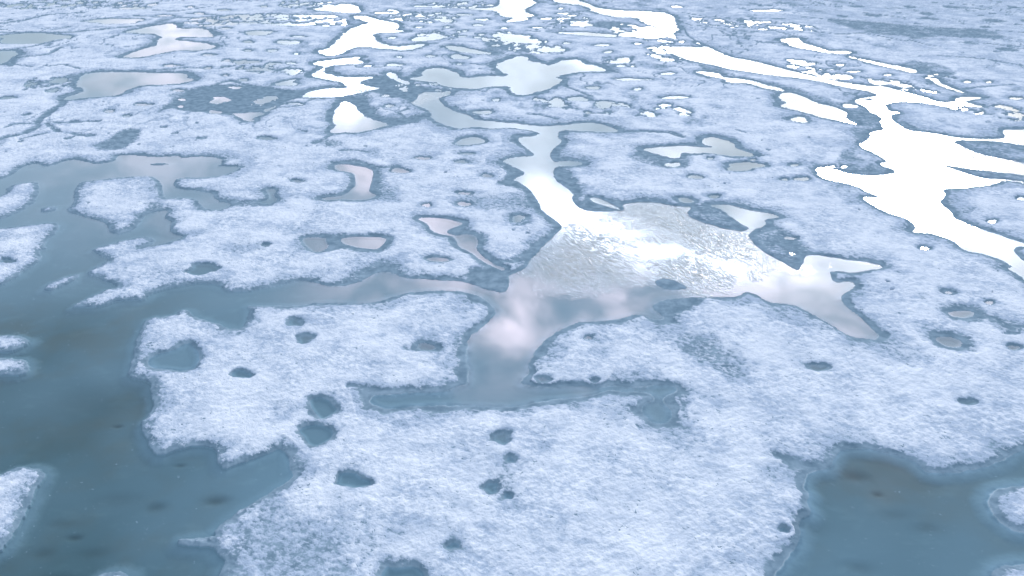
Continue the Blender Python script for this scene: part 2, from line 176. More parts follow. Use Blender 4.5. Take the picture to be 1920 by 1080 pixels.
# ovals: (x, y, width, height, rim, label)
OVALS = [
 (58,72,150,20,.35,"wide flat lavender pond near the left edge at the top, coloured like the snow"),
 (215,40,130,9,.3,"long flat pale pond near the top left, above the forked pinkish pond"),

 (940,822,38,21,.05,"dark oval melt hole in the foreground snow, uppermost of the pair column right of centre"),
 (957,862,16,10,.05,"tiny blurred melt hole just under the dark oval hole of the foreground"),
 (921,915,32,19,.05,"round dark melt hole low in the foreground snow near the picture's middle"),
 (952,931,18,10,.05,"tiny smudged melt hole touching the lower right of the round dark hole"),
 (660,901,64,30,.04,"largest oval teal melt hole in the foreground snow, left of the small holes"),
 (850,1024,24,12,.05,"small shadowy melt hole near the bottom edge right of the cut-off teal pool"),
 (453,702,44,14,.03,"narrow lens-shaped dark hole in the white snow right of the wedge-shaped pool"),
 (572,636,32,16,.06,"small ragged grey hole in the snow below the west arm's shore"),
 (553,605,28,13,.12,"small grey pool close under the west arm's shoreline"),
 (1018,713,20,9,.12,"tiny pale puddle in the slush at the corner where the pond's east arm begins"),
 (1103,634,14,7,.04,"tiny round hole on the snow right of the central pond"),
 (1115,715,11,7,.04,"tiny dark hole on the shore of the central pond's thin east arm"),
 (380,505,58,22,.08,"grey-green egg-shaped hole in the long snow tongue above the west arm"),
 (500,460,14,6,.03,"tiny dark dash-like hole in the snow left of the two shallow pools"),
 (14,490,26,10,.03,"dark oval hole in the snow patch on the left picture edge"),
 (1535,690,36,14,.08,"blurred dark blue hole in the snow right of the faint blue stain"),
 (1815,755,28,10,.04,"crisp dark bean-shaped hole in the snow at right, above the bottom right pond"),
 (1470,994,18,8,.04,"tiny dark hole in the snow by the west bank of the bottom right pond"),
 (1855,568,18,7,.04,"tiny dark hole above the two pink puddles near the right edge"),
 (1900,652,22,10,.06,"small blue hole at the right picture edge beside the lower pink puddle"),
 (800,385,18,6,.06,"tiny dark hole above the gourd-shaped pond"),
 (870,383,24,9,.2,"small bright puddle with a grey ring up right of the gourd-shaped pond"),
 (971,410,26,13,.3,"bright white round puddle in a grey ring right of the gourd-shaped pond"),
 (870,363,24,5,.25,"faint thin puddle above the small grey-ringed bright puddle"),
 (748,320,32,9,.25,"oval pale puddle beside the boot-shaped pond"),
 (865,304,30,6,.15,"small flat dark hole, lowest of three between boot pond and channel"),
 (793,297,26,6,.15,"small dark hole right of the oval pale puddle, left of the crescent"),
 (876,289,26,4,.12,"thin dark dash hole below the crescent-shaped puddle"),
 (913,330,22,6,.12,"small dark hole left of where the channel turns white"),
 (1083,186,50,7,.35,"long flat oval puddle with dark rim above the channel's right bay"),
 (905,211,34,7,.4,"small ragged puddle on the top bank of the upper channel"),
 (402,210,28,6,.3,"small white dash puddle left of the pink antler-shaped puddle"),
 (412,188,38,13,.5,"pink oval puddle in the slush above the antler-shaped puddle"),
 (485,62,60,8,.35,"flat oval white puddle in the top left, between forked pond and zigzag pond"),
 (541,80,42,9,.35,"white fish-like puddle right below the flat oval one at top left"),
 (860,107,38,8,.35,"bright white oval puddle below the narrow slanting streak of the top middle"),
 (690,124,20,4,.2,"tiny white dash puddle right of the S-shaped pond's top"),
 (740,122,36,4,.2,"thin white dash puddle between S-shaped pond and bright white oval"),
 (1090,46,50,7,.25,"flat white puddle under the long curling pond"),
 (905,37,24,5,.25,"tiny white puddle left of the white pond cut by the top edge"),
 (1025,35,22,4,.25,"tiny white dash right of the white pond cut by the top edge"),
 (870,28,30,3,.2,"thin white dash left of the top-edge pond, upper one"),
 (800,12,60,3,.2,"long white hair-thin streak near the top edge left of centre"),
 (1592,199,28,7,.35,"small white oval between leaf-shaped pond and forked channel"),
 (1262,309,30,10,.3,"small white oval puddle left below the bird-shaped pond"),
 (1395,312,78,16,.35,"large white lens-shaped puddle right of centre"),
 (1303,332,28,7,.2,"small white puddle down left of the lens-shaped puddle"),
 (1332,297,12,4,.15,"tiny white dot puddle under the bird-shaped pond"),
 (1412,300,11,4,.15,"tiny white dot puddle between bird-shaped pond and lens-shaped puddle"),
 (1503,336,26,7,.2,"small white oval left of the right pond's pointed west arm"),
 (1472,337,14,4,.15,"tiny white dot left of the small oval by the right pond's west arm"),
 (1490,310,16,4,.2,"thin white dash right of the lens-shaped puddle"),
 (1558,313,16,5,.2,"left one of two tiny white dots above the right pond's west arm"),
 (1583,313,11,4,.2,"right one of two tiny white dots above the right pond's west arm"),
 (1339,369,22,5,.15,"tiny white puddle with a dark top rim above the rippled glare"),
 (1480,447,22,5,.2,"tiny white puddle on the dark slush right of the rippled glare"),
 (1485,476,14,6,.2,"small white fleck in the dark slush tip above the pond's east end"),
 (1733,466,17,6,.15,"tiny bright hole with dark rim below the right pond's stem"),
 (1860,416,20,7,.15,"tiny bright hole with dark rim right of the right white pond"),
 (1914,373,18,6,.15,"bright puddle on the right picture edge beside the right white pond"),
 (1778,549,14,5,.2,"tiny white fleck in a blue smear up left of the pink puddles"),
 (205,209,22,5,.12,"small dark oval hole in the snow below the broad pale pond"),
 (238,218,12,4,.1,"tiny dark hole right of the small dark oval one in the upper left"),
 (17,184,30,4,.15,"thin dark hole at the left picture edge in the upper left"),
 (500,260,34,6,.1,"flat grey hole in the snow above the left flood's north pond"),
 (557,340,20,6,.08,"small dark hole left of the boot-shaped pond"),
 (1905,185,24,5,.25,"small white dash puddle at the right picture edge, upper right"),
 (1650,155,40,7,.25,"bright white fleck just above the long white streak's right end"),
 (1515,120,26,6,.25,"small white fleck above the long white streak of the upper right"),
 (1575,122,20,4,.2,"tiny white dash above the long white streak, right of the small fleck"),
 (1230,95,20,5,.25,"tiny white puddle at the left tip of the long upper right streak"),
 (1250,112,30,7,.3,"white puddle just under the left tip of the long upper right streak"),
 (1170,111,22,7,.3,"small white puddle right of the wide grey pond's white end"),
 (1440,20,60,4,.2,"faint thin pale streak near the top edge in the upper right"),
]
# soft slush stains: (strength, softness m, outline)
STAINS = [
 (.5,1.6,[(420,985),(520,950),(620,985),(680,1040),(660,1110),(420,1110),(430,1040)]),(.35,1.5,[(640,990),(700,985),(720,1060),(660,1070)]),
 (.35,1.2,[(910,850),(980,880),(990,950),(940,960),(915,900)]),(.3,1.5,[(1180,770),(1300,780),(1330,860),(1240,850)]),(.35,.8,[(245,690),(300,700),(310,740),(270,735)]),
 (.3,1.2,[(1080,620),(1060,660),(1020,700),(1010,680),(1040,640)]),(.35,1.,[(1100,600),(1180,605),(1170,620),(1110,618)]),(.35,1.,[(260,510),(330,505),(350,520),(300,530)]),(.4,1.,[(400,460),(480,455),(500,470),(430,480)]),
 (.3,1.2,[(1440,830),(1560,845),(1540,870),(1450,860)]),(.35,1.,[(1600,640),(1700,650),(1760,680),(1700,690),(1620,665)]),(.35,1.,[(845,560),(880,580),(870,600),(850,590)]),(.5,.7,[(735,345),(760,380),(700,380)]),
 (.45,1.,[(830,370),(1000,365),(1010,395),(900,400)]),(.4,1.,[(1200,610),(1280,620),(1260,650),(1230,640)]),(.35,1.,[(1390,560),(1480,575),(1560,620),(1500,625),(1430,590)]),
 (1.0,.35,[(560,445),(610,440),(660,442),(730,440),(737,455),(715,475),(680,475),(640,468),(600,478),(575,470)]),
 (1.0,.5,[(1045,345),(1050,385),(1070,425),(1040,460),(1005,480),(965,497),(920,492),(960,488),(985,473),(1000,455),(1040,437),(1035,415),(1000,395),(1005,370),(960,350),(930,345),(960,335)]),
 (1.0,.4,[(880,500),(930,505),(955,515),(958,545),(945,552),(905,545),(885,533),(870,520)]),
 (.7,.8,[(690,498),(740,480),(755,500),(748,518),(700,518),(640,535),(650,515)]),
 (.7,.6,[(690,310),(716,318),(725,345),(710,365),(695,360)]),
 (1.0,.5,[(330,185),(360,165),(430,158),(500,163),(560,172),(620,160),(640,165),(600,175),(545,188),(520,202),(500,214),(430,216),(380,212),(340,209),(320,202),(288,218),(298,206)]),
 (.8,.5,[(165,277),(200,265),(225,245),(250,243),(270,246),(258,260),(240,275),(210,283)]),
 (.7,.6,[(170,280),(200,272),(240,275),(230,282),(190,284)]),
 (.6,.6,[(585,262),(640,262),(640,276),(600,278)]),
 (.62,.9,[(1255,640),(1300,625),(1345,640),(1375,665),(1405,700),(1395,722),(1350,705),(1310,680),(1270,665)]),
 (1.0,.3,[(1440,848),(1470,850),(1508,866),(1550,868),(1560,880),(1520,890),(1490,880),(1460,868)]),
 (1.0,.6,[(690,140),(740,150),(790,163),(830,168),(870,170),(820,185),(780,192),(720,180),(700,172)]),
 (.9,.6,[(620,180),(660,182),(690,178),(700,205),(720,222),(760,222),(800,212),(808,220),(770,235),(720,236),(690,228),(670,205)]),
 (1.0,.5,[(1400,443),(1440,420),(1470,430),(1500,452),(1520,472),(1505,500),(1495,510),(1450,485)]),
 (.9,.5,[(1290,385),(1330,388),(1370,405),(1405,427),(1390,434),(1345,425),(1305,413)]),
 (.9,.5,[(1190,284),(1220,287),(1270,300),(1300,300),(1290,318),(1240,316),(1200,306),(1170,295)]),
 (.8,.5,[(1083,390),(1105,365),(1180,380),(1170,395),(1110,398)]),
 (1.0,.8,[(1533,33),(1613,40),(1747,52),(1850,55),(1900,75),(1780,70),(1713,71),(1630,64),(1580,50)]),
 (.8,.5,[(1700,115),(1760,120),(1800,140),(1760,145),(1720,138),(1680,128)]),
 (.9,.4,[(1590,205),(1625,200),(1655,222),(1640,240),(1610,236),(1595,222)]),
 (.9,.4,[(1590,240),(1640,240),(1640,262),(1590,290),(1640,310),(1665,320),(1640,328),(1590,322),(1560,300),(1610,268)]),
 (.8,.5,[(1740,625),(1780,618),(1830,640),(1825,660),(1780,658),(1745,645)]),
 (.7,.5,[(1757,573),(1820,572),(1860,592),(1925,612),(1925,630),(1880,622),(1840,603),(1800,605),(1780,596)]),
 (.6,.6,[(1185,775),(1200,765),(1215,795),(1265,797),(1280,770),(1270,740),(1285,730),(1290,770),(1270,805),(1210,800)]),
 (.6,.4,[(665,725),(690,728),(710,738),(695,745),(675,738)]),
 (.55,.4,[(752,655),(775,652),(790,660),(770,662)]),
 (.8,.4,[(940,310),(990,322),(975,340),(940,338),(955,325)]),
 (.9,.4,[(1230,560),(1280,553),(1330,562),(1300,580),(1270,595),(1250,600),(1225,578)]),
 (.7,.6,[(900,70),(960,83),(1010,88),(1000,100),(950,98),(910,88)]),
 (.7,.6,[(1110,40),(1180,42),(1190,52),(1120,55)]),
 (.6,.6,[(1200,115),(1260,125),(1250,135),(1190,125)]),
 (.7,.5,[(1410,150),(1470,160),(1560,190),(1600,205),(1570,200),(1500,180),(1430,165)]),
 (.8,.4,[(1040,310),(1060,318),(1090,345),(1085,385),(1068,370),(1070,350),(1040,335)]),
 (.8,.4,[(1050,260),(1070,262),(1062,275),(1040,290),(1038,300),(1030,295),(1037,278)]),
 (.8,.4,[(955,425),(985,418),(990,405),(1000,412),(990,425)]),
 (.8,.4,[(845,425),(870,422),(880,432),(905,440),(912,455),(900,470),(895,445),(860,440),(838,436)]),
 (.6,.5,[(280,375),(330,395),(290,410),(262,415),(262,440),(205,440),(230,432),(255,408)]),
 (.6,.4,[(370,365),(430,372),(480,380),(520,378),(520,388),(430,390),(390,395)]),
]
# slush runnels: (half width m, path)
RUNNELS = [
 (.55,[(120,188),(118,198),(98,207),(75,224),(72,238),(45,252),(0,262),(-80,270)]),(.4,[(85,232),(110,248),(155,255)]),
 (.3,[(90,230),(130,232),(185,228)]),(.3,[(10,240),(25,234),(55,233)]),(.25,[(40,262),(90,250)]),
 (.7,[(0,62),(60,61),(130,62),(210,54),(290,46)]),(.6,[(0,45),(40,40),(90,28),(160,24)]),(.5,[(30,8),(80,5),(150,13)]),
 (.5,[(200,35),(250,30),(330,35),(400,33)]),(.5,[(20,125),(27,110),(90,103),(115,90)]),(.4,[(0,97),(60,88),(115,76)]),
 (.4,[(290,20),(330,22),(390,14)]),(.4,[(350,26),(400,28),(430,32),(500,30)]),(.35,[(163,137),(200,134),(255,135),(350,128),(410,130)]),
 (.3,[(93,125),(120,122),(150,130)]),(.3,[(30,122),(60,126)]),(.5,[(52,158),(90,156),(140,152)]),(.35,[(45,170),(60,160),(65,167)]),
 (.3,[(215,107),(250,110),(300,107)]),(.3,[(505,205),(560,200),(600,180)]),(.5,[(340,190),(380,168),(430,152),(480,165)]),
 (.4,[(640,235),(610,262),(590,270)]),(.25,[(770,75),(800,82),(850,84)]),(.3,[(855,118),(900,122),(930,118),(960,105),(1010,112)]),
 (.35,[(1130,120),(1180,117),(1185,107)]),(.3,[(1040,143),(1065,165),(1110,182)]),(.3,[(990,215),(1010,216),(1045,224)]),
 (.3,[(1098,220),(1100,213),(1135,214)]),(.4,[(1140,235),(1165,248),(1210,247),(1260,250),(1280,258)]),(.25,[(765,205),(745,212),(760,222)]),
 (.25,[(640,283),(665,283),(690,287)]),(.3,[(625,305),(665,303),(720,316),(745,313)]),(.2,[(1320,88),(1290,68),(1280,50)]),
 (.3,[(1280,25),(1330,32),(1400,37),(1470,36)]),(.25,[(1410,60),(1450,58),(1500,72),(1540,75)]),(.3,[(1530,60),(1570,65),(1620,63),(1700,78)]),
 (.3,[(1500,32),(1560,38),(1600,48)]),(.25,[(1700,75),(1740,85),(1770,90)]),(.3,[(1780,55),(1850,57),(1925,62)]),(.3,[(1790,80),(1850,82),(1920,90)]),
 (.3,[(1760,105),(1850,112),(1920,125)]),(.25,[(1740,5),(1800,8),(1860,14)]),(.25,[(1650,28),(1700,35),(1760,37)]),(.3,[(1790,170),(1830,165),(1900,160)]),
 (.25,[(1285,45),(1300,50),(1320,48)]),(.2,[(1290,30),(1310,45)]),(.2,[(1397,250),(1380,245)]),(.4,[(1690,230),(1730,250),(1790,262),(1870,268)]),
 (.25,[(430,387),(460,378),(500,378)]),(.25,[(1870,600),(1890,612),(1925,616)]),
 (.2,[(1885,628),(1910,625)]),(.25,[(655,724),(680,728),(705,738)]),
]
# thawed-through dark spots in pond floors: (x, y, w, h, strength)
SPOTS = [(1605,886,56,20,.9),(1648,921,20,9,.7),(290,945,34,16,.6),(402,935,46,16,.75),(135,1000,26,10,.7),(335,867,22,6,.5),(218,793,20,6,.7),(220,930,80,25,.35),(110,975,50,20,.3),(75,1030,40,20,.45),(170,1030,60,20,.35),(105,1077,60,20,.5),(1740,985,50,18,.35),(1610,1060,60,24,.4),(1510,985,70,30,.3),(180,755,180,70,.35),(1680,960,60,20,.3)]
# broken-up shallow places: (threshold, outline)
CHOP = [(.14,[(980,180),(1150,190),(1300,205),(1290,225),(1120,215),(990,200)]),(.12,[(1300,30),(1500,45),(1560,60),(1400,55),(1300,45)]),(.13,[(60,140),(150,150),(130,175),(50,170)]),(.1,[(700,20),(860,25),(860,45),(770,42),(700,32)]),(.1,[(1780,195),(1920,200),(1990,230),(1850,225)]),(.12,[(410,110),(560,120),(580,140),(430,135)]),(.05,[(350,35),(430,28),(520,25),(620,28),(660,38),(640,50),(560,48),(470,45),(400,50),(350,45)]),(.0,[(545,38),(600,36),(630,44),(560,48)]),
 (.02,[(1150,45),(1210,48),(1260,60),(1270,80),(1200,75),(1150,65)]),(.08,[(900,58),(960,60),(1020,78),(1060,92),(1060,104),(960,96),(910,80)]),
 (.06,[(1450,112),(1530,115),(1580,140),(1620,150),(1560,150),(1490,130)]),(.08,[(1560,142),(1640,148),(1740,155),(1760,180),(1680,172),(1590,160)]),
 (.1,[(1120,110),(1180,108),(1200,125),(1140,128)]),(.06,[(1220,85),(1270,82),(1290,105),(1240,118),(1215,105)]),(.12,[(790,5),(920,3),(930,14),(800,16)]),
 (.1,[(1040,25),(1100,25),(1110,50),(1040,52)]),(.12,[(780,60),(860,55),(870,72),(780,82)]),(.08,[(470,185),(520,180),(535,200),(490,210)]),(.15,[(1730,130),(1800,140),(1790,160),(1740,150)]),(.16,[(0,2),(300,2),(300,14),(0,20)]),(.12,[(520,3),(640,3),(640,14),(520,16)]),(.15,[(740,150),(860,160),(840,178),(750,172)])]
# ---------------------------------------------------------------- noise on arrays
def hash2(ix, iy, seed):
    h = (ix.astype(np.int64)*374761393 + iy.astype(np.int64)*668265263 + seed*974634777) & 0xFFFFFFFF
    h = ((h ^ (h >> 13))*1274126177) & 0xFFFFFFFF
    return ((h ^ (h >> 16)) & 0xFFFF).astype(np.float32)*np.float32(2*math.pi/65536)
def perlin(x, y, seed):
    x0 = np.floor(x); y0 = np.floor(y); fx = (x - x0).astype(np.float32); fy = (y - y0).astype(np.float32)
    ux = fx*fx*(3 - 2*fx); uy = fy*fy*(3 - 2*fy)
    def gr(a, b, dx, dy):
        h = hash2(a, b, seed); return np.cos(h)*dx + np.sin(h)*dy
    n0 = gr(x0, y0, fx, fy)*(1 - ux) + gr(x0 + 1, y0, fx - 1, fy)*ux
    n1_ = gr(x0, y0 + 1, fx, fy - 1)*(1 - ux) + gr(x0 + 1, y0 + 1, fx - 1, fy - 1)*ux
    return (n0*(1 - uy) + n1_*uy)*1.4
def fbm(x, y, seed, octv=3, gain=.5):
    t = 0; a = 1.; s = 0
    for i in range(octv): t = t + a*perlin(x*2**i, y*2**i, seed + i*17); s += a; a *= gain
    return t/s
def sstep(a, b, x):
    t = np.clip((x - a)/(b - a), 0, 1); return t*t*(3 - 2*t)
# ---------------------------------------------------------------- the sheet's grid: fine where the survey looks, coarser outside
V = np.concatenate([np.arange(-238, -12, 3.), np.arange(-12, 1150, VSTEP), np.arange(1152, 1500, 8.), np.arange(1500, 2600, 60.)])
U = np.concatenate([-60 - np.cumsum(4*1.06**np.arange(70))[::-1], np.arange(-60, 1981, USTEP), 1981 + np.cumsum(4*1.06**np.arange(70))])
RY, RK = row_terms(V); nr, nc = len(V), len(U)
X = ((U[None, :] - 960)*RK[:, None]).astype(np.float32); Y = np.repeat(RY[:, None], nc, 1).astype(np.float32)
slant = np.sqrt(RY**2 + CAM_H**2)
def sl(u0, u1, v0, v1):
    return slice(max(0, np.searchsorted(V, v0) - 1), min(nr, np.searchsorted(V, v1) + 1)), slice(max(0, np.searchsorted(U, u0) - 1), min(nc, np.searchsorted(U, u1) + 1))
def pads(v0, v1, m):                                  # px margins that cover m metres
    y0, k0 = row_terms(v0); y1, k1 = row_terms(v1)
    return m/float(k1 if False else min(k0, k1)), m, m
def seg_dist(pts, m, closed=True):
    """signed distance in metres to an outline, clamped to m; returns (slices, array)"""
    p = np.array(pts, float); p[:, 1] = np.maximum(p[:, 1], -200)
    gx, gy = ground(p[:, 0], p[:, 1])
    n = len(p); full = None
    def px_box(i, j):
        u0, u1 = sorted((p[i, 0], p[j, 0])); ya, yb = sorted((gy[i], gy[j]))
        r0 = np.searchsorted(-RY, -(yb + m)); r1 = np.searchsorted(-RY, -(ya - m))
        r0 = max(0, r0 - 1); r1 = min(nr, r1 + 1)
        k = min(RK[r0], RK[min(r1, nr - 1)])
        xa = min(gx[i], gx[j]) - m; xb = max(gx[i], gx[j]) + m
        ks = (RK[r0], RK[min(r1, nr - 1)])
        ua = 960 + min(xa/k_ for k_ in ks); ub = 960 + max(xb/k_ for k_ in ks)
        return r0, r1, max(0, np.searchsorted(U, ua) - 1), min(nc, np.searchsorted(U, ub) + 1)
    segs = [(i, (i + 1) % n) for i in range(n if closed else n - 1)]
    boxes = [px_box(i, j) for i, j in segs]
    R0 = min(b[0] for b in boxes); R1 = max(b[1] for b in boxes); C0 = min(b[2] for b in boxes); C1 = max(b[3] for b in boxes)
    D = np.full((R1 - R0, C1 - C0), m*m, np.float32)
    for (i, j), (r0, r1, c0, c1) in zip(segs, boxes):
        if r1 <= r0 or c1 <= c0: continue
        x = X[r0:r1, c0:c1]; y = RY[r0:r1, None]
        dx, dy = gx[j] - gx[i], gy[j] - gy[i]; L = dx*dx + dy*dy + 1e-9
        t = np.clip(((x - gx[i])*dx + (y - gy[i])*dy)/L, 0, 1)
        q = (x - gx[i] - t*dx)**2 + (y - gy[i] - t*dy)**2
        s = D[r0 - R0:r1 - R0, c0 - C0:c1 - C0]; np.minimum(s, q, out=s)
    D = np.sqrt(D)
    if closed:
        inside = np.zeros(D.shape, bool)
        for i, j in segs:
            va, vb = p[i, 1], p[j, 1]
            if va == vb: continue
            a = np.searchsorted(V, min(va, vb)); b = np.searchsorted(V, max(va, vb))
            for r in range(max(a, R0), min(b, R1)):
                uc = p[i, 0] + (V[r] - va)/(vb - va)*(p[j, 0] - p[i, 0])
                c = np.searchsorted(U, uc) - C0
                if c > 0: inside[r - R0, :min(c, D.shape[1])] ^= True
        D[inside] *= -1
    return (slice(R0, R1), slice(C0, C1)), D.astype(np.float32)
def smooth(pts, it=1):                               # round the traced corners a little
    p = [tuple(q) for q in pts]
    for _ in range(it):
        o = []
        for i in range(len(p)):
            a, b = p[i], p[(i + 1) % len(p)]
            o += [(a[0]*.78 + b[0]*.22, a[1]*.78 + b[1]*.22), (a[0]*.22 + b[0]*.78, a[1]*.22 + b[1]*.78)]
        p = o
    return p
# shoreline raggedness, about constant in apparent size
ls = np.clip(np.log2(slant/34.), 0, 4)[:, None].astype(np.float32)
sc = (34./np.clip(slant, 30, 400))[:, None].astype(np.float32)
nz = (fbm(X*1.1, Y*1.1, 3, 4, .62)*(1 - sstep(.4, 1.4, ls)) + fbm(X*.55, Y*.42, 9, 5, .74)*sstep(.4, 1.4, ls)*1.25)
nz2 = fbm(X*.45 + 7, Y*.45, 31, 3, .55)
fine = fbm(X*3.2, Y*3.2, 51, 3, .6)
ragged = nz*(.19/np.maximum(sc, .2))
M = 3.0
dP = np.full((nr, nc), M, np.float32); pid = np.full((nr, nc), -1, np.int32)
rim = np.full((nr, nc), .3, np.float32); shelf = np.full((nr, nc), .4, np.float32)
isle = np.full((nr, nc), -1, np.int32)
def carve(k, pts, rm, sh, rag=1., it=1):
    s, D = seg_dist(smooth(pts, it), M)
    big = min(abs(D.min())/.5, 1.); D = D + ragged[s]*rag*big
    t = D < dP[s]
    dP[s] = np.where(t, D, dP[s]); pid[s] = np.where(t, k, pid[s])
    rim[s] = np.where(t, rm if np.isscalar(rm) else rm[s], rim[s]); shelf[s] = np.where(t, sh, shelf[s])
def fill(pts, rag=1.):
    s, D = seg_dist(smooth(pts), M); D = D + ragged[s]*rag
    dP[s] = np.maximum(dP[s], -D); return s, D
UU = np.repeat(U[None, :], nr, 0).astype(np.float32); VV = np.repeat(V[:, None], nc, 1).astype(np.float32)
lake_rim = (.0 + .30*sstep(430, 760, UU) + .12*sstep(600, 300, VV))*(.75 + .9*np.clip(nz2 + .3, 0, 1))
carve(0, LAKE, lake_rim, .7, .8, 1)
isles = []
for lab, pts in ISLES:
    s, D = fill(pts, 1.3); isle[s] = np.where(D < .45, len(isles), isle[s]); isles.append(lab)
carve(1, RIGHT, .33, .5, .8)
carve(2, LOWR, .16 + .1*np.clip(nz2, -.5, .8), .8, .8)
for lab, pts in ISLES_LOWR:
    s, D = fill(pts, 1.); isle[s] = np.where(D < .45, len(isles), isle[s]); isles.append(lab)
for pts in SLUSH_AND_DARK_WATER: s, D = fill(pts, .5); STAINS.append((.85, .5, pts))
pond_info = [("melt_pond", "largest melt pond, dark teal flood at left joined to the glaring pink-white centre", "melt pond"),
             ("melt_pond", "big blinding white pond at right with a forked channel feeding it from above", "melt pond"),
             ("melt_pond", "teal pond with dark blurred holes filling the bottom right corner", "melt pond")]
for lab, rm, sh, pts in PONDS:
    carve(len(pond_info), pts, rm, sh, .95 if pts[0][1] < 300 else .5); pond_info.append(("melt_pond", lab, "melt pond"))
rng = random.Random(5)
for (x, y, w, h, rm, lab) in OVALS:
    ph = rng.random()*6; e = []
    for k in range(14):
        a = 2*math.pi*k/14; q = 1 + .18*math.sin(2*a + ph) + .16*math.sin(3*a + ph*2.3) + .09*math.sin(5*a + ph*4)
        e.append((x + w*.46*q*math.cos(a), y + h*.46*q*math.sin(a)))
    carve(len(pond_info), e, rm*(.7 if y < 420 else 1), .25, .6 if y < 420 else .2, 0); pond_info.append(("melt_puddle" if y < 420 else "melt_hole", lab, "puddle" if y < 420 else "melt hole"))
MARKS = [("forked pinkish pond", 320, 75), ("big zigzag white pond", 690, 65), ("S-shaped white pond", 640, 150), ("wide grey pond", 960, 145), ("white top-edge pond", 980, 15), ("long curling white pond", 1200, 40),
         ("broad pale pond with the dark spot", 240, 158), ("half white half grey pond", 670, 220), ("long white streak", 1400, 125), ("leaf-shaped white pond", 1530, 200), ("forked white channel", 1720, 180), ("pink antler-shaped puddle", 455, 217),
         ("flat oval white puddle", 485, 62), ("fish-like white puddle", 541, 80), ("thin comma-shaped puddle", 745, 147), ("bright oval puddle", 860, 107), ("hair-thin pink streak", 1100, 65), ("narrow slanting streak", 870, 93), ("ragged white cluster puddle", 975, 69), ("thin white brook", 1660, 122)]
k = 0; used = set(); tries = 0
while k < 75 and tries < 6000:
    tries += 1
    y = 12 + 190*rng.random()**1.3; x = rng.uniform(240, 1860); w = rng.choice((12, 16, 20, 28, 40, 56)); h = rng.uniform(2.2, 3.6)*(1 + y/400)
    if x > 1280 and not (110 + (x - 1450)*.1 < y < 175 + (x - 1450)*.12): continue
    s_ = sl(x - w*1.3, x + w*1.3, y - h*1.6, y + h*1.6)
    if rng.random() < .45 and not any(abs(x - cx) < 260 and abs(y - cy) < 60 for cx, cy in ((640, 110), (1000, 90), (1250, 70), (1600, 150))): continue
    if dP[s_].min() < .8: continue
    nm_, mx_, my_ = min(MARKS, key=lambda q_: math.hypot(x - q_[1], 3*(y - q_[2]))); dx_, dy_ = x - mx_, 3*(y - my_); dd_ = math.hypot(dx_, dy_)
    rel = ('right of' if dx_ > 0 else 'left of') if abs(dx_) > 2*abs(dy_) else ('below' if dy_ > 0 else 'above') if abs(dy_) > 2*abs(dx_) else ('below' if dy_ > 0 else 'above') + (' and right of' if dx_ > 0 else ' and left of')
    lab = ('dot-like' if w < 18 else 'short' if w < 30 else 'long thin') + ' meltwater sliver ' + ('close ' if dd_ < 75 else '' if dd_ < 130 else 'farther ') + rel + ' the ' + nm_
    if lab in used: continue
    used.add(lab)
    ph = rng.random()*6; e = [(x + w*.5*(1 + .25*math.sin(2*a + ph) + .2*math.sin(3*a + 2*ph))*math.cos(a), y + h*.5*(1 + .2*math.sin(3*a + ph))*math.sin(a)) for a in [2*math.pi*j/12 for j in range(12)]]
    carve(len(pond_info), e, .12, .25, .6, 0); k += 1
    pond_info.append(("melt_puddle", lab, "small puddle"))
n_named = len(pond_info)
rim = rim*(1 + .5*sstep(420, 60, VV))
# shallow places broken up into slivers of water between crumbs of ice
chop = fbm(X*.42, Y*.30, 201, 4, .62)
for thr, pts in CHOP:
    s, D = seg_dist(smooth(pts), M)
    q = np.where(D < 1.2, (thr - chop[s])*5 + np.maximum(0, D + .3)*1.5, M)
    t = q < dP[s]; dP[s] = np.where(t, q, dP[s]); pid[s] = np.where(t, n_named, pid[s]); rim[s] = np.where(t, .5, rim[s]); shelf[s] = np.where(t, .4, shelf[s])
# the same kind of ice goes on beyond what the survey frames
out = np.maximum.reduce([sstep(-45, -110, UU), sstep(1965, 2030, UU), sstep(-6, -40, VV), sstep(1095, 1160, VV)])
far = fbm(X*.055, Y*.055, 77, 4, .55)
dout = (.10 - far)*14 + (1 - out)*30
dout = np.clip(dout, -M, M); t = (dout < dP) & (out > 0)
dP = np.where(t, dout, dP); pid = np.where(t, n_named, pid); rim = np.where(t, .35, rim); shelf = np.where(t, .6, shelf)
# wet slush: a band round every pond, stains and runnels
dW = dP - rim*(.55 + .9*np.clip(nz2 + .45, 0, 1.2))
soft = np.where(pid == 0, .30 + .25*sstep(760, 430, UU), np.where(pid < 3, .35, np.where(pid < 3 + len(PONDS), .26, .15))).astype(np.float32)
soft = soft*np.maximum(1, .5/np.maximum(sc, .15)**.7)
q = dW + (nz*.5 + fine*.35)*soft*1.3
wide = 2.2*soft*(.6 + 1.2*np.clip(nz2 + .4, 0, 1.2)) + .5*np.maximum(0, 1/sc - 1)*.5
wide = np.where(pid >= 3 + len(PONDS), wide*.6, wide); wide = np.where((pid >= 3) & (pid < 3 + len(PONDS)), wide*1.2, wide*(1 + .9*sstep(400, 700, UU)))*(1 + .5*sstep(520, 200, VV))
snow = .62*sstep(0, 1, q/soft) + .38*sstep(0, 1, q/wide)
stain = np.zeros((nr, nc), np.float32)
for st, so, pts in STAINS:
    s, D = seg_dist(smooth(pts), M); q = st*sstep(so, -so, D + (nz[s] + .6*fine[s])*so*1.3)
    if pts[0][0] > 1180 and pts[0][1] < 450: q = q*(.62 + .6*nz2[s])
    stain[s] = np.maximum(stain[s], np.clip(q, 0, 1))
for hw, pts in RUNNELS:
    s, D = seg_dist(pts, M, closed=False); q = .85*sstep(hw*1.5, hw*.2, D + nz[s]*hw*1.5)
    stain[s] = np.maximum(stain[s], q)
